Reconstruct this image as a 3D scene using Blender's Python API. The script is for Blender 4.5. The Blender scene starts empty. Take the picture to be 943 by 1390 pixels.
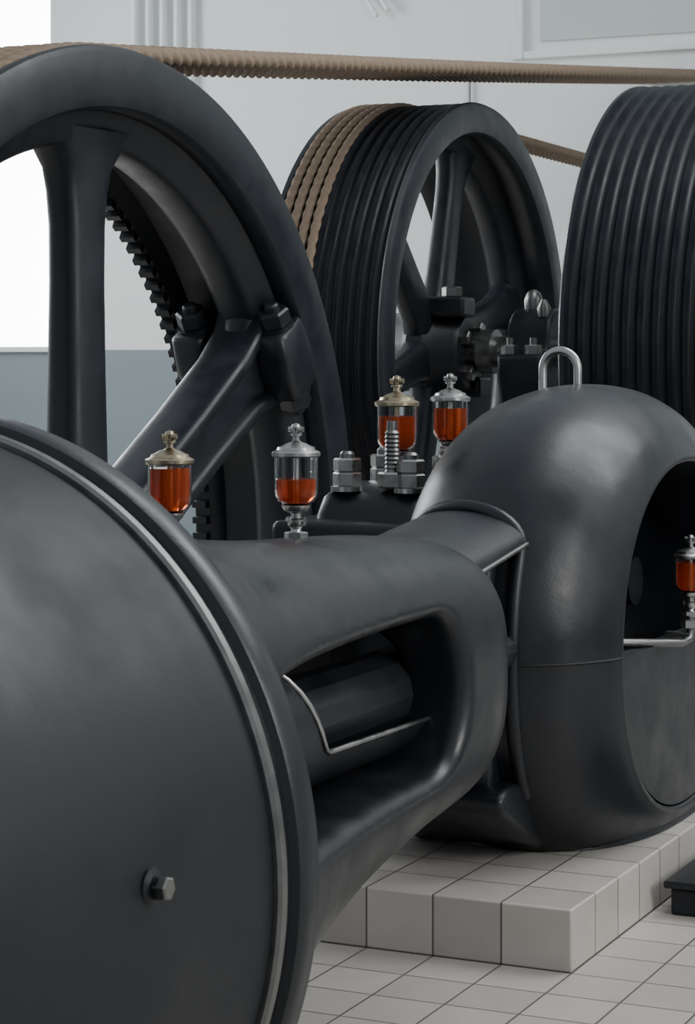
import bpy, bmesh, math, random
from math import sin, cos, pi, radians, sqrt
from mathutils import Vector, Matrix
random.seed(4)
sc = bpy.context.scene
COL = sc.collection
FX, FY, FR = 0.85, 8.1, radians(-25)     # engine-house frame: local x = shaft axis, local y = along engine

# ---------------------------------------------------------------- materials
def new_mat(name):
    m = bpy.data.materials.new(name); m.use_nodes = True
    nt = m.node_tree
    return m, nt, nt.nodes['Principled BSDF']

def paint(name, col, rough=0.4, var=0.3, bump=0.02, scale=6, metal=0.0, spec=0.5, coat=0.0, wav=0.0, rv=.2):
    m, nt, b = new_mat(name)
    tc = nt.nodes.new('ShaderNodeTexCoord')
    n = nt.nodes.new('ShaderNodeTexNoise'); n.inputs['Scale'].default_value = scale; n.inputs['Detail'].default_value = 6
    nt.links.new(tc.outputs['Object'], n.inputs['Vector'])
    mx = nt.nodes.new('ShaderNodeMix'); mx.data_type = 'RGBA'
    mx.inputs[6].default_value = (*[c*(1-var) for c in col], 1); mx.inputs[7].default_value = (*[min(1, c*(1+var)) for c in col], 1)
    nt.links.new(n.outputs['Fac'], mx.inputs[0]); nt.links.new(mx.outputs[2], b.inputs['Base Color'])
    mr = nt.nodes.new('ShaderNodeMapRange'); mr.inputs[1].default_value = .3; mr.inputs[2].default_value = .7
    mr.inputs[3].default_value = rough*(1-rv); mr.inputs[4].default_value = min(1, rough*(1+rv))
    nt.links.new(n.outputs['Fac'], mr.inputs[0]); nt.links.new(mr.outputs[0], b.inputs['Roughness'])
    n2 = nt.nodes.new('ShaderNodeTexNoise'); n2.inputs['Scale'].default_value = 140; n2.inputs['Detail'].default_value = 3
    nt.links.new(tc.outputs['Object'], n2.inputs['Vector'])
    bp = nt.nodes.new('ShaderNodeBump'); bp.inputs['Strength'].default_value = min(1, bump*6); bp.inputs['Distance'].default_value = 0.002
    nt.links.new(n2.outputs['Fac'], bp.inputs['Height'])
    if wav:
        n3 = nt.nodes.new('ShaderNodeTexNoise'); n3.inputs['Scale'].default_value = 9; n3.inputs['Detail'].default_value = 2
        nt.links.new(tc.outputs['Object'], n3.inputs['Vector'])
        b2 = nt.nodes.new('ShaderNodeBump'); b2.inputs['Strength'].default_value = wav; b2.inputs['Distance'].default_value = .01
        nt.links.new(n3.outputs['Fac'], b2.inputs['Height']); nt.links.new(b2.outputs[0], bp.inputs['Normal'])
    nt.links.new(bp.outputs[0], b.inputs['Normal'])
    b.inputs['Metallic'].default_value = metal
    b.inputs['Specular IOR Level'].default_value = spec
    b.inputs['Coat Weight'].default_value = coat
    return m

def tile_mat(name, t, col, grout, ofs=(0, 0, 0)):
    m, nt, b = new_mat(name)
    N = nt.nodes.new; L = nt.links.new
    tc = N('ShaderNodeTexCoord')
    mp = N('ShaderNodeVectorMath'); mp.operation = 'SUBTRACT'; mp.inputs[1].default_value = ofs
    L(tc.outputs['Object'], mp.inputs[0])
    dv = N('ShaderNodeVectorMath'); dv.operation = 'DIVIDE'; dv.inputs[1].default_value = (t, t, t)
    L(mp.outputs[0], dv.inputs[0])
    sp = N('ShaderNodeSeparateXYZ'); L(dv.outputs[0], sp.inputs[0])
    sn = N('ShaderNodeSeparateXYZ'); L(tc.outputs['Normal'], sn.inputs[0])
    last = None
    def M(op, a, bb=None):
        n = N('ShaderNodeMath'); n.operation = op
        for i, v in enumerate((a, bb)):
            if v is None: continue
            if isinstance(v, (int, float)): n.inputs[i].default_value = v
            else: L(v, n.inputs[i])
        return n.outputs[0]
    for i in range(3):
        fr = M('FRACT', M('ADD', sp.outputs[i], 100.5))
        ds = M('ABSOLUTE', M('SUBTRACT', fr, 0.5))
        ln = M('LESS_THAN', ds, 0.015)
        ok = M('LESS_THAN', M('ABSOLUTE', sn.outputs[i]), 0.5)
        ln = M('MULTIPLY', ln, ok)
        last = ln if last is None else M('MAXIMUM', last, ln)
    fl = N('ShaderNodeVectorMath'); fl.operation = 'FLOOR'
    ad = N('ShaderNodeVectorMath'); ad.operation = 'ADD'; ad.inputs[1].default_value = (.003, .003, .003)
    L(dv.outputs[0], ad.inputs[0]); L(ad.outputs[0], fl.inputs[0])
    wn = N('ShaderNodeTexWhiteNoise'); L(fl.outputs[0], wn.inputs['Vector'])
    ns = N('ShaderNodeTexNoise'); ns.inputs['Scale'].default_value = 9; ns.inputs['Detail'].default_value = 8; L(tc.outputs['Object'], ns.inputs['Vector'])
    f = M('ADD', M('MULTIPLY', wn.outputs['Value'], .55), M('MULTIPLY', ns.outputs['Fac'], .45))
    mx = N('ShaderNodeMix'); mx.data_type = 'RGBA'
    mx.inputs[6].default_value = (*[c*.74 for c in col], 1); mx.inputs[7].default_value = (*[min(1, c*1.16) for c in col], 1)
    L(f, mx.inputs[0])
    m2 = N('ShaderNodeMix'); m2.data_type = 'RGBA'; m2.inputs[7].default_value = (*grout, 1)
    L(mx.outputs[2], m2.inputs[6]); L(last, m2.inputs[0]); L(m2.outputs[2], b.inputs['Base Color'])
    bp = N('ShaderNodeBump'); bp.inputs['Strength'].default_value = .6; bp.inputs['Distance'].default_value = .004; bp.invert = True
    L(last, bp.inputs['Height']); L(bp.outputs[0], b.inputs['Normal'])
    b.inputs['Roughness'].default_value = 0.4
    return m

IRON = paint('black_enamel', (.0080, .0098, .0135), .38, .35, .03, 5, spec=.48, wav=.14, rv=.28)
IRON_M = paint('black_enamel_matt', (.0085, .010, .0135), .52, .3, .035, 4, spec=.40, wav=.06, rv=.18)
IRON_W = paint('black_wheel_paint', (.0105, .0128, .0175), .44, .35, .04, 7, spec=.5, wav=.12)
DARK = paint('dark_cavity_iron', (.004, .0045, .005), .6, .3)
STEEL = paint('machined_steel', (.42, .42, .41), .30, .15, .01, 20, metal=1)
STEEL_D = paint('dull_steel', (.22, .22, .215), .38, .25, .02, 20, metal=.95)
BRASS = paint('aged_brass', (.40, .34, .24), .32, .25, .015, 25, metal=1)
ROPE = paint('hemp_rope', (.235, .18, .135), .9, .35, .1, 60, spec=.1)
WHITE = paint('white_wall_paint', (.75, .775, .765), .7, .06, .01, 2)
DADO = paint('grey_dado_paint', (.19, .235, .255), .5, .08, .01, 2)
PALE = paint('pale_green_panel', (.50, .56, .535), .6, .06, .01, 2)
TILE = tile_mat('cream_floor_tile', .225, (.46, .43, .395), (.11, .10, .09), (.46, -1.41, .19))
CONC = paint('pit_concrete', (.2, .2, .19), .8, .2)

def glass_mat(name, col, rough=0.02, tr=1.0, ior=1.45, em=None):
    m, nt, b = new_mat(name)
    b.inputs['Base Color'].default_value = (*col, 1)
    b.inputs['Roughness'].default_value = rough
    b.inputs['Transmission Weight'].default_value = tr
    b.inputs['IOR'].default_value = ior
    return m
GLASS = glass_mat('clear_glass', (1, 1, 1), .01, 1, 1.25)
OIL = glass_mat('red_oil', (.9, .15, .035), .05, .76, 1.1)
m, nt, b = new_mat('daylit_frosted_glass')
b.inputs['Base Color'].default_value = (.9, .92, .95, 1)
b.inputs['Emission Color'].default_value = (.96, .98, 1, 1); b.inputs['Emission Strength'].default_value = 12
DAY = m

# ---------------------------------------------------------------- mesh helpers
def place(o, parent):
    COL.objects.link(o)
    if parent is None:
        o.location = (FX, FY, 0); o.rotation_euler = (0, 0, FR)
    else:
        o.parent = parent
    return o

def root(name):
    e = bpy.data.objects.new(name, None); e.empty_display_size = .2
    return place(e, None)

def finish(bm, name, mat, parent=None, smooth=True, angle=35, bevel=0, bseg=2, recalc=True):
    bmesh.ops.remove_doubles(bm, verts=bm.verts, dist=1e-5)
    if recalc: bmesh.ops.recalc_face_normals(bm, faces=bm.faces)
    me = bpy.data.meshes.new(name); bm.to_mesh(me); bm.free()
    if smooth:
        me.shade_smooth()
        me.set_sharp_from_angle(angle=radians(angle))
    for mm in (mat if isinstance(mat, (list, tuple)) else [mat]): me.materials.append(mm)
    o = bpy.data.objects.new(name, me)
    place(o, parent)
    if bevel:
        md = o.modifiers.new('bev', 'BEVEL'); md.width = bevel; md.segments = bseg; md.limit_method = 'ANGLE'; md.angle_limit = radians(35)
        md.harden_normals = False
    return o

def lathe_bm(bm, prof, axis='z', c=(0, 0, 0), seg=48, closed=False, sc2=(1, 1), a0=0, mi=0):
    rings = []
    for r, a in prof:
        ring = []
        for i in range(seg):
            t = 2*pi*i/seg + a0
            p, q = r*cos(t)*sc2[0], r*sin(t)*sc2[1]
            co = {'x': (a, p, q), 'y': (p, a, q), 'z': (p, q, a)}[axis]
            ring.append(bm.verts.new((co[0]+c[0], co[1]+c[1], co[2]+c[2])))
        rings.append(ring)
    n = len(rings)
    for k in range(n if closed else n-1):
        A, B = rings[k], rings[(k+1) % n]
        for i in range(seg):
            f = bm.faces.new((A[i], A[(i+1) % seg], B[(i+1) % seg], B[i])); f.material_index = mi
    if not closed:
        for R_ in (rings[0], rings[-1]):
            if (R_[0].co-R_[seg//2].co).length > 1e-4:
                f = bm.faces.new(R_); f.material_index = mi
    return rings

def lathe(name, prof, axis, c, mat, parent=None, seg=48, closed=False, angle=35, a0=0):
    bm = bmesh.new(); lathe_bm(bm, prof, axis, c, seg, closed, a0=a0)
    return finish(bm, name, mat, parent, angle=angle)

def box_bm(bm, lo, hi, mi=0):
    vs = [bm.verts.new((x, y, z)) for x in (lo[0], hi[0]) for y in (lo[1], hi[1]) for z in (lo[2], hi[2])]
    for q in ((0, 1, 3, 2), (4, 6, 7, 5), (0, 4, 5, 1), (2, 3, 7, 6), (0, 2, 6, 4), (1, 5, 7, 3)):
        f = bm.faces.new([vs[i] for i in q]); f.material_index = mi
    return vs

def box(name, lo, hi, mat, parent=None, bevel=0.0, bseg=3):
    bm = bmesh.new(); box_bm(bm, lo, hi)
    return finish(bm, name, mat, parent, smooth=bevel > 0, bevel=bevel, bseg=bseg)

def loft_bm(bm, secs, seg=32):
    """secs: (center, ux, uy, hx, hy, exponent)"""
    rings = []
    for c, ux, uy, hx, hy, e in secs:
        c = Vector(c); ux = Vector(ux); uy = Vector(uy); ring = []
        for i in range(seg):
            t = 2*pi*(i+.5)/seg
            ct, st = cos(t), sin(t)
            x = math.copysign(abs(ct)**(2/e), ct)*hx; y = math.copysign(abs(st)**(2/e), st)*hy
            ring.append(bm.verts.new(c+ux*x+uy*y))
        rings.append(ring)
    for A, B in zip(rings, rings[1:]):
        for i in range(seg): bm.faces.new((A[i], A[(i+1) % seg], B[(i+1) % seg], B[i]))
    bm.faces.new(rings[0]); bm.faces.new(rings[-1])

def tube_bm(bm, pts, r, seg=12, strands=0, pitch=.1, amp=.16, up=None):
    pts = [Vector(p) for p in pts]; rings = []; s = 0
    n = len(pts); prevN = None
    for k, p in enumerate(pts):
        t = (pts[min(k+1, n-1)]-pts[max(k-1, 0)]).normalized()
        if up is not None: b = Vector(up)
        else:
            if prevN is None:
                a = Vector((0, 0, 1)) if abs(t.z) < .9 else Vector((1, 0, 0))
                b = t.cross(a).normalized()
            else: b = (prevN - t*prevN.dot(t)).normalized()
            prevN = b
        nn = t.cross(b).normalized()
        if k: s += (p-pts[k-1]).length
        ring = []
        for i in range(seg):
            ph = 2*pi*i/seg
            rr = r
            if strands: rr = r*(1-amp+amp*abs(cos(strands*.5*(ph-2*pi*s/pitch)))*1.0)
            ring.append(bm.verts.new(p+(b*cos(ph)+nn*sin(ph))*rr))
        rings.append(ring)
    for A, B in zip(rings, rings[1:]):
        for i in range(seg): bm.faces.new((A[i], A[(i+1) % seg], B[(i+1) % seg], B[i]))
    bm.faces.new(rings[0]); bm.faces.new(rings[-1])

def tube(name, pts, r, mat, parent=None, seg=12, **k):
    bm = bmesh.new(); tube_bm(bm, pts, r, seg, **k)
    return finish(bm, name, mat, parent, angle=60)

def hexnut(name, c, r, h, mat, parent, M=None, bev=.004):
    """hex prism, base at c, along local z of matrix M"""
    bm = bmesh.new()
    lathe_bm(bm, [(r*.9, 0), (r, h*.1), (r, h*.88), (r*.86, h)], 'z', (0, 0, 0), 6, a0=.3)
    T = Matrix.Translation(c) @ (M if M else Matrix.Identity(4))
    bmesh.ops.transform(bm, matrix=T, verts=bm.verts)
    return finish(bm, name, mat, parent, angle=25)

def extrude_profile(name, pts, x0, x1, mat, parent, bevel=.02, axis='x', bseg=3):
    bm = bmesh.new()
    def mk(a, p): return {'x': (a, p[0], p[1]), 'y': (p[0], a, p[1]), 'z': (p[0], p[1], a)}[axis]
    A = [bm.verts.new(mk(x0, p)) for p in pts]; B = [bm.verts.new(mk(x1, p)) for p in pts]
    bm.faces.new(A); bm.faces.new(B)
    for i in range(len(pts)): bm.faces.new((A[i], A[(i+1) % len(pts)], B[(i+1) % len(pts)], B[i]))
    return finish(bm, name, mat, parent, bevel=bevel, bseg=bseg)

def catmull(P, n=6):
    out = []
    for i in range(len(P)-1):
        p0 = P[max(i-1, 0)]; p1 = P[i]; p2 = P[i+1]; p3 = P[min(i+2, len(P)-1)]
        for k in range(n):
            t = k/n
            out.append(tuple(.5*((2*b)+(-a+c)*t+(2*a-5*b+4*c-d)*t*t+(-a+3*b-3*c+d)*t**3) for a, b, c, d in zip(p0, p1, p2, p3)))
    out.append(P[-1]); return out

# ---------------------------------------------------------------- room
XL, XR, YF, YB, H = -12.5, 7.0, -10.0, 9.0, 7.5
bm = bmesh.new()
def flr(x0, x1, y0, y1, z=0):
    bm.faces.new([bm.verts.new(p) for p in ((x0, y0, z), (x1, y0, z), (x1, y1, z), (x0, y1, z))])
px0, px1, py0, py1 = -2.80, -1.78, -2.4, 2.4
flr(XL, px0, YF, YB); flr(px1, XR, YF, YB); flr(px0, px1, YF, py0); flr(px0, px1, py1, YB)
# sunk flywheel pit
pv = [bm.verts.new(p) for p in ((px0, py0, 0), (px1, py0, 0), (px1, py1, 0), (px0, py1, 0), (px0, py0, -1.45), (px1, py0, -1.45), (px1, py1, -1.45), (px0, py1, -1.45))]
for q in ((0, 4, 5, 1), (1, 5, 6, 2), (2, 6, 7, 3), (3, 7, 4, 0), (4, 7, 6, 5)):
    f = bm.faces.new([pv[i] for i in q]); f.material_index = 1
finish(bm, 'floor', [TILE, CONC], None, smooth=False, recalc=False)

box('tiled_plinth', (-1.72, -1.41, 0.0), (.46, 2.6, .19), TILE, None, bevel=.006, bseg=2)

# back wall with opening for the window
wx0, wx1, wz0, wz1 = -11.6, -8.05, 1.9, 6.6
bm = bmesh.new()
T = .35
def wl(x0, x1, z0, z1): box_bm(bm, (x0, YB, z0), (x1, YB+T, z1), 0)
wl(XL-T, wx0, 1.87, H); wl(wx1, XR+T, 1.87, H); wl(wx0, wx1, wz1, H); wl(wx0, wx1, 1.87, wz0)
box_bm(bm, (XL-T, YB-.012, 0), (XR+T, YB+T, 1.87), 1)
finish(bm, 'wall_back', [WHITE, DADO], None, smooth=False)
bm = bmesh.new()
for (y0, y1) in ((-10, -7), (-3.5, -1.5), (2, 4), (7.5, 9)):
    box_bm(bm, (XL-T, y0, 1.87), (XL, y1, H), 0)
for (y0, y1) in ((-7, -3.5), (-1.5, 2), (4, 7.5)):
    box_bm(bm, (XL-T, y0, 6.4), (XL, y1, H), 0)
box_bm(bm, (XL-T, YF, 0), (XL+.01, YB, 1.87), 1)
finish(bm, 'wall_left', [WHITE, DADO], None, smooth=False)
bm = bmesh.new()
box_bm(bm, (XR, YF, 1.87), (XR+T, YB, H), 0); box_bm(bm, (XR-.01, YF, 0), (XR+T, YB, 1.87), 1)
finish(bm, 'wall_right', [WHITE, DADO], None, smooth=False)
# window 1 (arched, over-bright daylight)
w = root('window_1')
box('pane', (wx0, YB+.16, wz0), (wx1, YB+.18, wz1), DAY, w)
for i in range(1, 3):
    x = wx0+(wx1-wx0)*i/3; box('mullion_%d' % i, (x-.015, YB+.12, wz0), (x+.015, YB+.16, wz1), WHITE, w)
box('transom', (wx0, YB+.12, 5.75), (wx1, YB+.16, 5.78), WHITE, w)
# arched spandrel corners
for sgn, xe in ((1, wx1), (-1, wx0)):
    pts = [(xe, wz1)]
    rr = 1.6
    for k in range(13):
        a = pi/2*k/12
        pts.append((xe-sgn*rr+sgn*rr*sin(a), wz1-rr+rr*cos(a)))
    extrude_profile('arch_corner_%s' % ('r' if sgn > 0 else 'l'), pts, YB+.001, YB+.17, WHITE, w, bevel=0, axis='y')
box('sill', (wx0-.1, YB-.06, wz0-.05), (wx1+.1, YB+.16, wz0), WHITE, w, bevel=.01)
# ledge + panel upper right
box('trim_1', (-3.55, YB-.07, 4.20), (XR, YB, 4.26), WHITE, None, bevel=.012)
bm = bmesh.new()
box_bm(bm, (-3.42, YB-.03, 4.34), (XR, YB-.001, 6.9))
finish(bm, 'wall_panel', PALE, None, smooth=False)
box('trim_2', (-3.66, YB-.05, 4.2), (-3.56, YB, H), WHITE, None, bevel=.01)
cd = root('cable_conduit')
for i in range(5):
    x = -7.15+.14*i
    tube('pipe_%d' % (i+1), [(x, YB-.05, 3.95), (x, YB-.05, H)], .03, WHITE, cd)
box('junction_box', (-7.3, YB-.12, 3.7), (-6.45, YB, 3.95), WHITE, cd, bevel=.01)
tube('cable_conduit.001', [(-4.03, YB-.03, 1.9), (-4.03, YB-.03, 4.15)], .012, STEEL_D)
br = root('wall_bracket')
tube('arm_1', [(-5.05, YB-.02, 4.95), (-4.82, YB-.1, 4.62)], .02, WHITE, br)
tube('arm_2', [(-4.93, YB-.02, 4.95), (-4.72, YB-.1, 4.66)], .02, WHITE, br)

# ---------------------------------------------------------------- rope wheels
def rim_profile(R, w, n, gd, e, front_inner, inner, back_inner, lip=.1):
    """closed (r, x) profile centred at x=0; front is +x"""
    P = []
    x = -w/2
    P += [(R-.015, x), (R, x+.012), (R, x+e)]
    gs = (w-2*e)/n
    for i in range(n):
        x0 = -w/2+e+gs*i
        for k in range(1, 8):
            a = pi*k/8
            P.append((R-.006-gd*sin(a)**.8, x0+gs*(.5-.46*cos(a))))
        P.append((R-.004, x0+gs))
    P += [(R, w/2-.03), (R-.008, w/2-.012), (R-.03, w/2)]
    P += [(front_inner+.05, w/2), (front_inner+.015, w/2-.012), (front_inner, w/2-.04), (front_inner, w/2-lip), (inner, w/2-lip-.12)]
    P += [(inner, -w/2+.14), (back_inner, -w/2+.08), (back_inner, -w/2)]
    return P

def wheel(name, cx, cy, cz, R, w, n, gd, e, fi, inn, bi, sp_x, hubR, hubw, spokes, ang0, sw, st, flare, web=None, seg=180, rib=False):
    r = root(name)
    lathe('rim', rim_profile(R, w, n, gd, e, fi, inn, bi), 'x', (cx, cy, cz), IRON_W, r, seg=seg, closed=True, angle=30)
    if web:
        lathe('rim_web', [(web, sp_x-st*.5), (web-.02, sp_x-st*.3), (web-.02, sp_x+st*.3), (web, sp_x+st*.5), (inn+.03, sp_x+st*.9), (inn+.03, sp_x-st*.9)], 'x', (cx, cy, cz), IRON_W, r, seg=seg, closed=True, angle=50)
    lathe('hub', [(.0, -hubw/2), (hubR*.8, -hubw/2), (hubR*.86, -hubw/2+.03), (hubR*.9, -hubw*.2), (hubR*1.05, -hubw*.1), (hubR*1.05, hubw*.1), (hubR*.9, hubw*.2), (hubR*.86, hubw/2-.03), (hubR*.8, hubw/2), (0, hubw/2)], 'x', (cx+sp_x, cy, cz), IRON_W, r, seg=64)
    bm = bmesh.new()
    for k in range(spokes):
        a = radians(ang0)+2*pi*k/spokes
        u = Vector((0, cos(a), sin(a))); tg = Vector((0, -sin(a), cos(a)))
        ro = (web if web else inn)+.04
        secs = []
        L0 = hubR*.8
        for q, ww, tt in ((0, 1.25, 1.15), (.12, 1.0, 1.0), (.35, .95, .92), (.6, .93, .86), (.75, .96, .86), (.84, 1.1, .9), (.90, 1.3, .95), (.95, flare*.72, 1.1), (.98, flare*.88, 1.2), (1.0, flare*1.1, 1.3)):
            secs.append((Vector((cx+sp_x, cy, cz))+u*(L0+(ro-L0)*q), tg, (1, 0, 0), sw/2*ww, st/2*tt, 3.2))
        loft_bm(bm, secs, 28)
    finish(bm, 'spokes', IRON_W, r, angle=50)
    if rib:
        # the two split spokes carry a raised rib along each edge
        bm = bmesh.new()
        for k in (0, 3):
            a = radians(ang0)+2*pi*k/spokes
            u = Vector((0, cos(a), sin(a))); tg = Vector((0, -sin(a), cos(a)))
            for sg in (-1, 1):
                secs = []
                for q, off in ((.1, .11), (.5, .11), (.8, .125), (.92, .16), (.99, .23)):
                    secs.append((Vector((cx+sp_x, cy, cz))+u*(.3+1.54*q)+tg*off*sg, tg, (1, 0, 0), .042, st*.66, 4))
                loft_bm(bm, secs, 20)
        finish(bm, 'split_spoke_ribs', IRON_W, r, angle=50)
    return r

W1x, W1z, R1 = -2.275, .93, 2.157
w1 = wheel('flywheel', W1x, 0, W1z, R1, .75, 7, .065, .055, 1.90, 1.96, 1.90, .12, .36, .6, 6, 30, .27, .20, 2.5, web=1.79, rib=True)
# barring-gear teeth at the far inner edge
bm = bmesh.new()
nT = 150
for k in range(nT):
    a0 = 2*pi*k/nT
    q = []
    for x in (W1x-.375, W1x-.30):
        for (rr, aa) in ((1.915, a0-.001), (1.915, a0+2*pi/nT*.55+.001), (1.865, a0+2*pi/nT*.48), (1.865, a0+2*pi/nT*.07)):
            q.append(bm.verts.new((x, rr*cos(aa), W1z+rr*sin(aa))))
    for f in ((0, 1, 2, 3), (7, 6, 5, 4), (0, 4, 5, 1), (1, 5, 6, 2), (2, 6, 7, 3), (3, 7, 4, 0)):
        bm.faces.new([q[i] for i in f])
finish(bm, 'barring_teeth', IRON_W, w1, smooth=False)
# split-rim lugs and bolts on the 30 and 210 degree spokes
for j, a in enumerate((radians(30), radians(210))):
    u = Vector((0, cos(a), sin(a))); tg = Vector((0, -sin(a), cos(a)))
    for i, x in enumerate((-1.99, -2.42)):
        bm = bmesh.new()
        c = Vector((x, 0, W1z))+u*1.80
        secs = [(c+tg*t, u, (1, 0, 0), hx, hy, 4.5) for t, hx, hy in ((-.17, .11, .08), (-.155, .125, .09), (0, .15, .095), (.155, .125, .09), (.17, .11, .08))]
        loft_bm(bm, secs, 28)
        finish(bm, 'rim_lug_%d%d' % (j, i), IRON_W, w1, angle=50)
        zax = tg; xax = Vector((1, 0, 0)); yax = zax.cross(xax)
        M = Matrix((xax, yax, zax)).transposed().to_4x4()
        for sg in (1, -1):
            MM = M if sg > 0 else M @ Matrix.Rotation(pi, 4, 'X')
            cc = c+tg*(.17*sg)
            bmw = bmesh.new(); lathe_bm(bmw, [(.085, 0), (.085, .014)], 'z', seg=24)
            bmesh.ops.transform(bmw, matrix=Matrix.Translation(cc) @ MM, verts=bmw.verts)
            finish(bmw, 'washer', IRON_W, w1)
            hexnut('nut', cc+tg*(.012*sg), .078, .08, IRON_W, w1, MM)
            bmw = bmesh.new(); lathe_bm(bmw, [(.036, 0), (.036, .115), (.028, .125), (0, .125)], 'z', seg=20)
            bmesh.ops.transform(bmw, matrix=Matrix.Translation(cc) @ MM, verts=bmw.verts)
            finish(bmw, 'stud', IRON_W, w1)

# engine shaft
lathe('crankshaft', [(0, -3.3), (.12, -3.3), (.13, -3.28), (.13, -.44), (0, -.44)], 'x', (0, 0, .93), STEEL_D, w1, seg=40)

W2x, W2y, W2z = -2.483, 4.41, 1.86
w2 = wheel('rope_pulley', W2x, W2y, W2z, 1.46, .76, 10, .045, .04, 1.27, 1.33, 1.30, .04, .27, .5, 6, 14, .22, .16, 2.0, web=1.23, seg=144)
w3 = wheel('rope_pulley.001', W2x+1.78, W2y, W2z, 1.5, .84, 10, .055, .03, 1.3, 1.36, 1.32, 0, .27, .5, 6, 40, .20, .16, 1.8, web=1.26, seg=144)
for k in range(4):
    a = radians(14+45+90*k)
    M = Matrix.Rotation(pi/2, 4, 'Y')
    hexnut('hub_nut_%d' % k, (W2x+.28, W2y+.15*cos(a), W2z+.15*sin(a)), .045, .06, STEEL_D, w2, M)
    hexnut('hub_nut_%d' % k, (W2x+1.78+.24, W2y+.15*cos(a), W2z+.15*sin(a)), .045, .06, IRON, w3, M)
for sy, sz in ((-.12, .27), (.14, -.2)):
    box('hub_lug', (W2x+.1, W2y+sy-.1, W2z+sz-.07), (W2x+.33, W2y+sy+.1, W2z+sz+.05), IRON_W, w2, bevel=.02)
    hexnut('lug_nut', (W2x+.22, W2y+sy, W2z+sz+.05), .06, .06, STEEL_D, w2)

def rope_path(cx, cy, cz, R, slope, y_end, a_start=200, step=.02, sag=0):
    pts = []
    aend = 90+math.degrees(math.atan(slope))
    n = int(radians(a_start-aend)*R/step)
    for k in range(n):
        a = radians(a_start+(aend-a_start)*k/n)
        pts.append((cx, cy+R*cos(a), cz+R*sin(a)))
    a = radians(aend)
    y0, z0 = cy+R*cos(a), cz+R*sin(a)
    L = y_end-y0; m = int(L/step)
    for k in range(m+1):
        t = k/m
        pts.append((cx, y0+L*t, z0+slope*L*t-4*sag*t*(1-t)))
    return pts
rp = root('drive_ropes')
gs = (.75-.11)/7
for i in range(7):
    x = W1x-.375+.055+gs*(i+.5)
    tube('rope_%d' % (i+1), rope_path(x, 0, W1z, R1-.030, .103, YB-.01, sag=.01), .044, ROPE, rp, seg=18, strands=3, pitch=.25, amp=.40, up=(1, 0, 0))
rp2 = root('drive_ropes.001')
gs = (.76-.08)/10
for i in range(4):
    x = W2x-.38+.04+gs*(i+.5)
    tube('rope_%d' % (i+1), rope_path(x, W2y, W2z, 1.448, -.01, YB-.01, a_start=215), .031, ROPE, rp2, seg=15, strands=3, pitch=.24, amp=.4, up=(1, 0, 0))

# pulley shaft with pedestal bearing
ps = root('pulley_shaft')
lathe('shaft', [(0, -3.2), (.085, -3.2), (.09, -3.18), (.09, .1), (0, .1)], 'x', (0, W2y, W2z), STEEL, ps, seg=36)
lathe('collar', [(.09, -2.12), (.13, -2.12), (.13, -2.03), (.09, -2.03)], 'x', (0, W2y, W2z), STEEL_D, ps, seg=36)
pb = root('pedestal_bearing')
arc = [(.19*cos(radians(a)), .05+.2*sin(radians(a))) for a in range(0, 181, 15)]
prof = [(W2y+y, W2z+z) for y, z in ([(.45, -1.86), (.40, -1.75), (.2, -.5), (.34, -.16), (.34, -.02), (.21, .0)]+arc+[(-.21, .0), (-.34, -.02), (-.34, -.16), (-.2, -.5), (-.40, -1.75), (-.45, -1.86)])]
extrude_profile('housing', prof, -1.90, -1.64, IRON_W, pb, bevel=.02)
for y in (-.28, .28):
    for x in (-1.84, -1.70):
        hexnut('cap_nut', (x, W2y+y, W2z-.02), .05, .06, STEEL_D, pb)
        lathe('cap_stud', [(0, 0), (.022, 0), (.022, .1), (0, .1)], 'z', (x, W2y+y, W2z-.02), STEEL_D, pb, seg=12)
lathe('ring_cover', [(0, 0), (.05, 0), (.055, .06), (.04, .1), (.015, .12), (0, .12)], 'z', (-1.8, W2y, W2z+.24), STEEL_D, pb, seg=24)
lathe('ring_cover_small', [(0, 0), (.035, 0), (.04, .05), (.015, .1), (0, .1)], 'z', (-1.70, W2y-.1, W2z+.2), STEEL_D, pb, seg=24)

# ---------------------------------------------------------------- steam cylinder (foreground)
cy = root('steam_cylinder')
CX, CZ = -.042, .87
lathe('barrel', [(0, -6.45), (.55, -6.45), (.78, -6.42), (.835, -6.38), (.848, -6.34), (.848, -4.05), (0, -4.05)], 'y', (CX, 0, CZ), IRON_M, cy, seg=200)
lathe('polished_band', [(.82, -4.062), (.857, -4.062), (.864, -4.056), (.864, -4.036), (.858, -4.030), (.82, -4.030)], 'y', (CX, 0, CZ), STEEL_D, cy, seg=200, closed=True)
lathe('flange', [(0, -4.03), (.852, -4.03), (.858, -4.024), (.858, -4.012), (.874, -4.004), (.880, -3.99), (.880, -3.935), (.872, -3.922), (.85, -3.92), (0, -3.92)], 'y', (CX, 0, CZ), IRON, cy, seg=200)
box('foot', (-.5, -5.9, 0), (.4, -4.4, .22), IRON_M, cy, bevel=.03)
M = Matrix.Rotation(pi/2, 4, 'Y')
bz = .975
bx = CX+.848*cos(math.asin((bz-CZ)/.848))
lathe('bolt_boss', [(0, bx-.03), (.032, bx-.02), (.032, bx+.003), (.02, bx+.008), (.02, bx+.02), (0, bx+.02)], 'x', (0, -4.5, bz), IRON_M, cy, seg=24)
hexnut('drain_bolt', (bx+.012, -4.5, bz), .021, .024, STEEL_D, cy, M)

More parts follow.
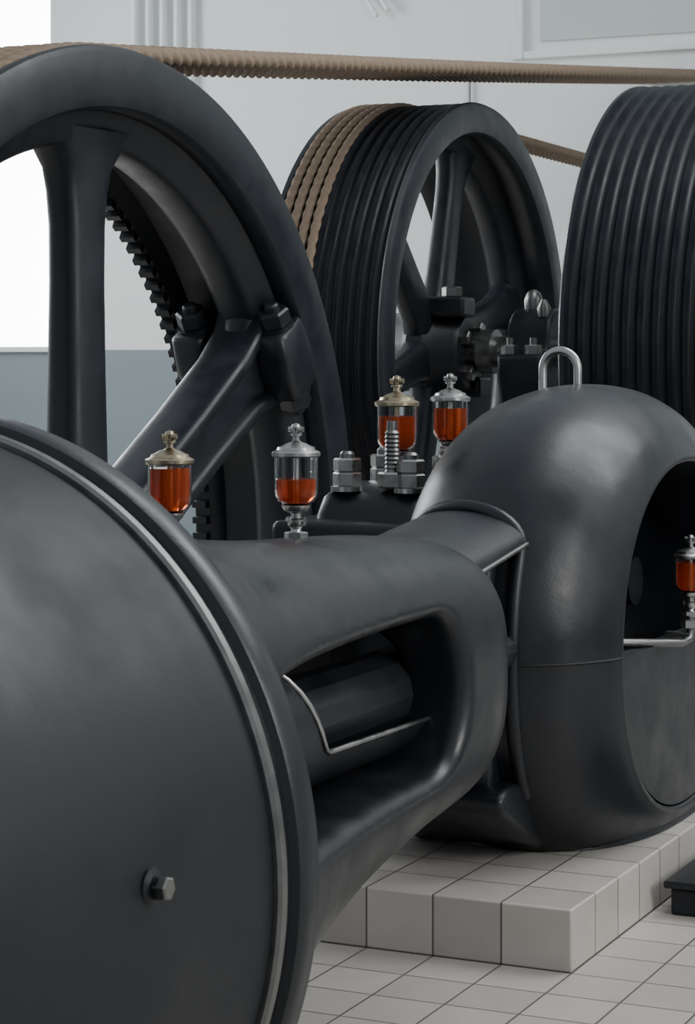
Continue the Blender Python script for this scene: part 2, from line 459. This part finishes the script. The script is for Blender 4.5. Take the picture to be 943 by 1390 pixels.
# ---------------------------------------------------------------- crosshead guide frame (cast trunk)
fr = root('crosshead_frame')
V = [(-3.92, .60, 1.50, .22), (-3.6, .54, 1.48, .24), (-3.3, .46, 1.44, .27), (-3.0, .40, 1.41, .33), (-2.6, .355, 1.375, .43), (-2.2, .34, 1.355, .50), (-1.95, .335, 1.34, .53),
     (-1.8, .33, 1.32, .55), (-1.68, .31, 1.285, .58), (-1.58, .275, 1.225, .64), (-1.50, .215, 1.14, .73), (-1.46, .12, 1.03, .84)]
VC = catmull(V, 4)
EXP = 3.1
def trunk_mesh():
    bm = bmesh.new()
    loft_bm(bm, [((.045, y, (zt+zb)/2), (1, 0, 0), (0, 0, 1), max(hw, .05), (zt-zb)/2, EXP) for y, hw, zt, zb in VC], 72)
    return bm
trunk = finish(trunk_mesh(), 'trunk_casting', [IRON], fr, angle=80)
def surf_x(y, z):
    for A, B in zip(VC, VC[1:]):
        if A[0] <= y <= B[0]:
            t = (y-A[0])/(B[0]-A[0]); hw, zt, zb = [A[i]*(1-t)+B[i]*t for i in (1, 2, 3)]
            q = min(.98, abs((z-(zt+zb)/2)/((zt-zb)/2)))
            return .045+hw*(1-q**EXP)**(1/EXP)
    return .3
def cutter(name, bmx):
    bmesh.ops.remove_doubles(bmx, verts=bmx.verts, dist=1e-5)
    bmesh.ops.recalc_face_normals(bmx, faces=bmx.faces)
    me = bpy.data.meshes.new(name); bmx.to_mesh(me); bmx.free()
    o = bpy.data.objects.new(name, me); place(o, fr); return o
# window outline (y, z) with rounded far end; cutter flares outward to leave a rolled lip
rf = .055
yc, zc, rz, ry = -2.24, .935, .212, .205
NL = 28; WL = 1.25
def outline(e):
    ol = []
    for k in range(33):
        a = -pi/2+pi*k/32
        ol.append((yc+(ry+e)*abs(cos(a))**.85, zc+(rz+e)*math.copysign(abs(sin(a))**.85, sin(a))))
    for k in range(1, NL+1): ol.append((yc-WL*k/NL, zc+rz+e))
    for k in range(NL, 0, -1): ol.append((yc-WL*k/NL, zc-rz-e))
    return ol
def window_cutter(flared):
    bm = bmesh.new(); rings = []
    lv = [('abs', -.10, 0.0)]
    if flared:
        for k in range(6):
            a = radians(58)*k/5
            lv.append(('rel', -rf+rf*sin(a), rf-rf*cos(a)))
        a = radians(58)
        lv.append(('rel', .035, rf-rf*cos(a)+(.035+rf-rf*sin(a))*math.tan(a)))
        lv.append(('abs', 1.0, lv[-1][2]))
    else:
        lv.append(('abs', 1.0, 0.01))
    for kind, dx, e in lv:
        base = outline(0); ring = []
        for (y, z), (yb, zb) in zip(outline(e), base):
            x = dx if kind == 'abs' else surf_x(yb, zb)+dx
            ring.append(bm.verts.new((x, y, z)))
        rings.append(ring)
    n = len(rings[0])
    for A, B in zip(rings, rings[1:]):
        for i in range(n): bm.faces.new((A[i], A[(i+1) % n], B[(i+1) % n], B[i]))
    bm.faces.new(rings[0]); bm.faces.new(rings[-1])
    bmesh.ops.triangulate(bm, faces=bm.faces)
    return cutter('cut_window', bm)
def bake(flared, solver):
    c1 = window_cutter(flared)
    bm = bmesh.new(); lathe_bm(bm, [(.213, -3.6), (.213, -1.3)], 'y', (-.021, 0, .922), 48)
    c2 = cutter('cut_bore', bm)
    trunk.modifiers.clear()
    for c in (c1, c2):
        md = trunk.modifiers.new('b', 'BOOLEAN'); md.operation = 'DIFFERENCE'; md.object = c; md.solver = solver
        if solver == 'EXACT': md.use_self = True
    md = trunk.modifiers.new('r', 'REMESH'); md.mode = 'VOXEL'; md.voxel_size = .0095; md.use_smooth_shade = True
    md = trunk.modifiers.new('s', 'SMOOTH'); md.factor = .5; md.iterations = 16
    bpy.context.view_layer.update()
    dg = bpy.context.evaluated_depsgraph_get()
    me = bpy.data.meshes.new_from_object(trunk.evaluated_get(dg))
    trunk.modifiers.clear()
    for c in (c1, c2): bpy.data.objects.remove(c)
    ok = len(me.vertices) > 8000 and max(v.co.z for v in me.vertices) > 1.3 and min(v.co.z for v in me.vertices) < .45
    # make sure the far nose survived and the window really is open
    if ok:
        nose = sum(1 for v in me.vertices if v.co.y > -1.75)
        skin = sum(1 for v in me.vertices if v.co.x > .33 and -2.6 < v.co.y < -2.3 and .85 < v.co.z < 1.0)
        ok = nose > 500 and skin < 20
    print('trunk bake', flared, solver, len(me.vertices), ok)
    return me if ok else None
me = None
for fl_, so_ in ((True, 'EXACT'), (True, 'FAST'), (False, 'EXACT'), (False, 'FAST')):
    me = bake(fl_, so_)
    if me: break
if me:
    trunk.data = me; me.materials.clear(); me.materials.append(IRON); me.shade_smooth()
# crosshead slide (trough with raised near end and bright lip)
bm = bmesh.new(); R_ = .205; cxx, czz = .075, .93
rows = []; lip = []
for k in range(81):
    y = -3.35+1.80*k/80
    if y < -2.92: dz = .18
    elif y < -2.69:
        t = (y+2.92)/.23; t = t*t*(3-2*t); dz = .18*(1-t)+(-.070)*t
    else: dz = -.070-.02*(y+2.69)
    ph0 = math.asin(dz/R_)
    rows.append([bm.verts.new((cxx+R_*cos(ph0+(-pi-2*ph0)*j/24), y, czz+R_*sin(ph0+(-pi-2*ph0)*j/24))) for j in range(25)])
    lip.append((cxx+R_*cos(ph0), y, czz+R_*sin(ph0)))
for A, B in zip(rows, rows[1:]):
    for j in range(24): bm.faces.new((A[j], A[j+1], B[j+1], B[j]))
o = finish(bm, 'slide_liner', IRON_W, fr, angle=80)
tube('slide_lip', lip, .008, STEEL, fr, seg=8)
# crosshead / piston rod
lathe('piston_rod', [(0, -3.9), (.09, -3.9), (.09, -2.95), (.115, -2.90), (.115, -1.6), (.06, -1.55), (.06, -.5), (0, -.5)], 'y', (.10, 0, .905), IRON_W, fr, seg=14, angle=20)
# frame foot and neck between trunk and crank hood
extrude_profile('frame_bed', [(-.70, .19), (-.92, .27), (-1.14, .39), (-1.16, .44), (-1.1, .47), (-.6, .47), (-.55, .19)], -.36, .14, IRON, fr, bevel=.025, bseg=4)
box('frame_web', (-.33, -1.65, .42), (-.24, -.7, 1.12), IRON, fr, bevel=.02)
box('frame_web_front', (-.02, -1.08, .42), (.07, -.8, 1.2), IRON, fr, bevel=.03)
bm = bmesh.new()
rows = []
for k in range(13):
    t = k/12; y = -1.72+(-.80+1.72)*t
    zc_ = 1.135+(1.262-1.135)*t; hw = .235; hh = .13-.04*t
    ro = []
    for (dr) in (0, -.035):
        for j in range(25):
            a = pi*j/24
            jj = a if dr == 0 else pi-a
            ro.append(bm.verts.new((-.08+(hw+dr)*cos(jj), y, zc_+(hh+dr)*sin(jj))))
    rows.append(ro)
for A, B in zip(rows, rows[1:]):
    n = len(A)
    for j in range(n): bm.faces.new((A[j], A[(j+1) % n], B[(j+1) % n], B[j]))
bm.faces.new(rows[0]); bm.faces.new(rows[-1])
finish(bm, 'neck_cover', IRON, fr, angle=50, bevel=.006)
tube('neck_edge', [(.155-.0, -1.70, 1.14), (.155, -.86, 1.256)], .008, STEEL_D, fr, seg=8)

# ---------------------------------------------------------------- crank hood
hd = root('crankcase_hood')
HZ, RZ, RD = .86, .885, 1.08
P = [(-.43, .36), (-.425, .55), (-.405, .69), (-.355, .815), (-.26, .915), (-.12, .98), (.02, 1.0), (.16, .98), (.27, .92), (.345, .84), (.39, .765), (.408, .715)]
P = [(-.43, 0.0)]+catmull(P, 5)+[(.412, .705), (.410, .694), (.398, .686), (.36, .68), (.1, .70), (-.2, .66), (-.34, .5), (-.36, 0)]
bm = bmesh.new()
seg = 128
rings = []
for x, s in P:
    ring = []
    for i in range(seg):
        t = 2*pi*i/seg
        ct, st = cos(t), sin(t)
        e = 2/2.15
        z = HZ+RZ*s*math.copysign(abs(st)**e, st); y = RD*s*math.copysign(abs(ct)**e, ct)
        ring.append(bm.verts.new((x, y, max(z, .192))))
    rings.append(ring)
for A, B in zip(rings, rings[1:]):
    for i in range(seg): bm.faces.new((A[i], A[(i+1) % seg], B[(i+1) % seg], B[i]))
finish(bm, 'hood_shell', IRON, hd, angle=60)
# raised rim round the connecting-rod mouth on the engine side of the hood
def hood_s(v):
    Q = P[1:-8]
    for A, B in zip(Q, Q[1:]):
        if A[0] <= v <= B[0]: return A[1]+(B[1]-A[1])*(v-A[0])/max(1e-6, B[0]-A[0])
    return 1
def hood_y(v, z):
    s = hood_s(v); q = min(.999, abs((z-HZ)/(RZ*s)))
    return -RD*s*(1-q**2.15)**(1/2.15)
mouth = [(.135, z) for z in [.42+.06*k for k in range(14)]]
mouth += [(-.085+.22*cos(radians(a)), 1.22+.13*sin(radians(a))) for a in range(10, 171, 10)]
mouth += [(-.305, 1.20), (-.305, 1.0)]
tube('mouth_rim', [(v, hood_y(v, z)+.008, z) for v, z in mouth], .026, IRON, hd, seg=12)
# lower half cover of the crank opening
bm = bmesh.new()
def half(x, s, zt):
    ring = []
    for i in range(49):
        t = pi+pi*i/48
        ct, st = cos(t), sin(t)
        e = 2/2.15
        if i in (0, 48): st = 0
        ring.append(bm.verts.new((x, RD*s*math.copysign(abs(ct)**e, ct), HZ+RZ*s*math.copysign(abs(st)**e, st))))
    return ring
rs = [half(.385, .686, 0), half(.402, .68, 0), half(.412, .6, 0), half(.418, .4, 0), half(.42, .15, 0)]
for A, B in zip(rs, rs[1:]):
    for i in range(48): bm.faces.new((A[i], A[i+1], B[i+1], B[i]))
bm.faces.new(rs[-1])
b0 = half(.36, .686, 0)
for i in range(48): bm.faces.new((b0[i], b0[i+1], rs[0][i+1], rs[0][i]))
bm.faces.new(b0)
bm.faces.new([b0[0]]+[r[0] for r in rs]+[r[-1] for r in reversed(rs)]+[b0[-1]])
finish(bm, 'lower_cover', IRON_W, hd, angle=40)
# joint line
for sgn in (-1, 1):
    pts = [(x, sgn*(RD*s+.0005), HZ+.0) for x, s in P[3:-8]]
    tube('joint_seam_%s' % ('a' if sgn < 0 else 'b'), pts, .005, DARK, hd, seg=8)
# base flange
bm = bmesh.new()
o_ = []
for zz, ex in ((.192, 1.035), (.215, 1.03), (.235, 1.0)):
    ring = []
    for i in range(96):
        t = 2*pi*i/96; ct, st = cos(t), sin(t); e = 2/2.6
        ring.append(bm.verts.new((-.01+.40*ex*math.copysign(abs(ct)**e, ct), .71*ex*math.copysign(abs(st)**e, st), zz)))
    o_.append(ring)
for A, B in zip(o_, o_[1:]):
    for i in range(96): bm.faces.new((A[i], A[(i+1) % 96], B[(i+1) % 96], B[i]))
bm.faces.new(o_[0]); bm.faces.new(o_[-1])
finish(bm, 'base_flange', IRON, hd, angle=40)
# crank disc inside, seen through the opening
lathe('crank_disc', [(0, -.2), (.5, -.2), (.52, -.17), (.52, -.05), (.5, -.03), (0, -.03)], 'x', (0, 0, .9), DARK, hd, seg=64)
lathe('crank_pin', [(0, -.03), (.09, -.03), (.09, .12), (0, .12)], 'x', (0, .3, 1.0), IRON, hd, seg=32)
# lifting eye
eye = []
for k in range(5): eye.append((-.068, 0, 1.715+.085*k/4))
for k in range(1, 16):
    a = pi-pi*k/16; eye.append((.068*cos(a), 0, 1.80+.068*sin(a)))
for k in range(5): eye.append((.068, 0, 1.80-.085*k/4))
eye = [(x-.075, y, z+.0) for x, y, z in eye]
tube('lifting_eye', eye, .0155, STEEL, hd, seg=16)

# ---------------------------------------------------------------- main bearing
mb = root('main_bearing')
prof = [(-.50, .19), (-.46, .34), (-.33, .60), (-.36, .92), (-.36, 1.06), (-.29, 1.14), (-.26, 1.26), (-.20, 1.33), (-.08, 1.365), (.08, 1.365), (.20, 1.33), (.26, 1.26), (.29, 1.14), (.36, 1.06), (.36, .92), (.72, .85), (.78, .19)]
extrude_profile('pedestal', prof, -.96, -.52, IRON, mb, bevel=.05, bseg=4)
box('cap_flange', (-1.06, -.42, 1.12), (-.46, .42, 1.24), IRON, mb, bevel=.03)
for i, (x, y) in enumerate(((-.86, -.17), (-.60, -.17), (-.86, .17), (-.60, .17))):
    lathe('nut_washer_%d' % i, [(0, 0), (.062, 0), (.062, .018), (0, .018)], 'z', (x, y, 1.34), STEEL, mb, seg=24)
    hexnut('nut_%d' % i, (x, y, 1.357), .055, .055, STEEL, mb)
    hexnut('lock_nut_%d' % i, (x, y, 1.414), .053, .05, STEEL, mb)
    lathe('stud_%d' % i, [(0, 0), (.028, 0), (.028, .135), (.02, .145), (0, .145)], 'z', (x, y, 1.345), STEEL_D, mb, seg=16)
# tall threaded stud with nut
bm = bmesh.new()
pr = [(0, 0)]
for k in range(26): pr.append((.028 if k % 2 else .0235, .008*k))
pr += [(.02, .21), (.02, .245), (0, .245)]
lathe_bm(bm, pr, 'z', (-.68, -.16, 1.36), 20); finish(bm, 'jacking_screw', STEEL_D, mb, angle=20)
hexnut('jacking_nut', (-.68, -.16, 1.355), .055, .06, STEEL, mb)

# ---------------------------------------------------------------- sight-feed oilers
def oiler(x, y, z, s, full, cap, stem_to=None, idx=0):
    r = root('drip_oiler')
    c = (x, y, z)
    def P_(L): return [(a*s, b*s) for a, b in L]
    lathe('stem', P_([(0, 0), (.030, 0), (.030, .012), (.017, .016), (.014, .03), (.020, .036), (.024, .046), (.024, .056), (.015, .062), (.015, .075), (.034, .082), (.040, .092), (.040, .098), (0, .098)]), 'z', c, STEEL, r, seg=32)
    hexnut('union_nut', (x, y, z+.004*s), .034*s, .018*s, STEEL, r)
    for sg in (-1, 1):
        lathe('side_port', [(0, 0), (.012*s, 0), (.012*s, .028*s), (0, .028*s)], 'x', (x+(0 if sg > 0 else -.028*s), y, z+.052*s), STEEL, r, seg=12)
    lathe('glass_cup', P_([(.0, .098), (.036, .098), (.052, .108), (.060, .124), (.062, .145), (.062, .236), (.058, .236), (.058, .145), (.056, .126), (.049, .112), (.034, .103), (0, .103)]), 'z', c, GLASS, r, seg=48)
    top = .100+.13*full
    lathe('oil_charge', P_([(0, .104), (.034, .104), (.048, .113), (.0545, .127), (.0565, .146), (.0565, top), (0, top)]), 'z', c, OIL, r, seg=48)
    lathe('needle_tube', P_([(0, .10), (.008, .10), (.008, .24), (0, .24)]), 'z', c, cap, r, seg=16)
    lathe('cap', P_([(0, .234), (.066, .234), (.069, .238), (.069, .247), (.064, .250), (.055, .254), (.052, .262), (.042, .265), (.030, .272), (.016, .276), (.011, .280), (.011, .292), (.018, .294), (.018, .300), (.009, .304), (.009, .312), (.013, .318), (.011, .326), (0, .330)]), 'z', c, cap, r, seg=48)
    lathe('knob', [(0, -.022*s), (.008*s, -.022*s), (.008*s, .022*s), (0, .022*s)], 'x', (x, y, z+.312*s), cap, r, seg=12)
    if stem_to is not None:
        lathe('riser_pipe', [(0, stem_to-z), (.016, stem_to-z), (.016, 0.005), (0, .005)], 'z', c, STEEL_D, r, seg=16)
    return r
oiler(-.01, -2.32, 1.355, .96, .55, STEEL)
oiler(-.17, -2.73, 1.36, .92, .95, BRASS, stem_to=1.35)
oiler(-.73, .0, 1.365, 1.24, .80, BRASS)
oiler(-.77, .63, 1.38, 1.2, .85, STEEL, stem_to=.86)
e5 = oiler(.50, -.28, .95, .86, .9, STEEL)
tube('feed_pipe', [(.50, -.28, .96), (.50, -.28, .90), (.497, -.285, .875), (.48, -.32, .862), (.40, -.45, .872), (.30, -.6, .885), (.2, -.66, .89)], .015, STEEL_D, e5, seg=14)
hexnut('elbow_nut', (.5, -.28, .91), .035, .03, STEEL, e5)
box('oiler_bracket', (.41, -.295, .875), (.50, -.265, .895), STEEL_D, e5, bevel=.004)

# dark cast-iron step beside the plinth
stp = root('cast_iron_step')
box('step_body', (.53, -.62, 0), (1.25, .05, .09), IRON_M, stp, bevel=.01)
box('step_tread', (.51, -.64, .09), (1.27, .07, .115), IRON, stp, bevel=.008)

# ---------------------------------------------------------------- light
wd = bpy.data.worlds.new('daylight'); sc.world = wd; wd.use_nodes = True
bg = wd.node_tree.nodes['Background']; bg.inputs[0].default_value = (.80, .89, .96, 1); bg.inputs[1].default_value = .56
def to_world(p): return Matrix.Translation((FX, FY, 0)) @ Matrix.Rotation(FR, 4, 'Z') @ Vector(p)
def area(name, p, tgt, sx, sy, power, col):
    ld = bpy.data.lights.new(name, 'AREA'); ld.shape = 'RECTANGLE'; ld.size = sx; ld.size_y = sy; ld.energy = power; ld.color = col
    o = bpy.data.objects.new(name, ld); COL.objects.link(o)
    a, b_ = to_world(p), to_world(tgt)
    o.location = a; o.rotation_euler = (b_-a).to_track_quat('-Z', 'Y').to_euler()
    return o
area('window_daylight', (-10.5, 3.5, 4.6), (-1, 1, 1), 7, 4, 750, (.94, .97, 1))
area('skylight_lamp', (2.6, 2.6, 6.9), (0, 1, .8), 4, 6, 420, (.98, .99, 1))
area('side_highlight_lamp', (6.6, -3.0, 3.6), (0, -.5, .8), 1.2, 3, 260, (1, .98, .96))  # area lamp added for the hood's edge highlight; the right wall has no window

# ---------------------------------------------------------------- camera
cam = bpy.data.cameras.new('camera'); co = bpy.data.objects.new('camera', cam); COL.objects.link(co)
co.location = (0, 0, 1.87); co.rotation_euler = (pi/2, 0, 0)
cam.sensor_fit = 'VERTICAL'; cam.sensor_height = 36; cam.sensor_width = 36*943/1390
cam.lens = 3000/1390*36; cam.shift_y = -(695-475)/1390
cam.clip_end = 200
cam.dof.use_dof = True; cam.dof.focus_distance = 7.6; cam.dof.aperture_fstop = 14
sc.camera = co
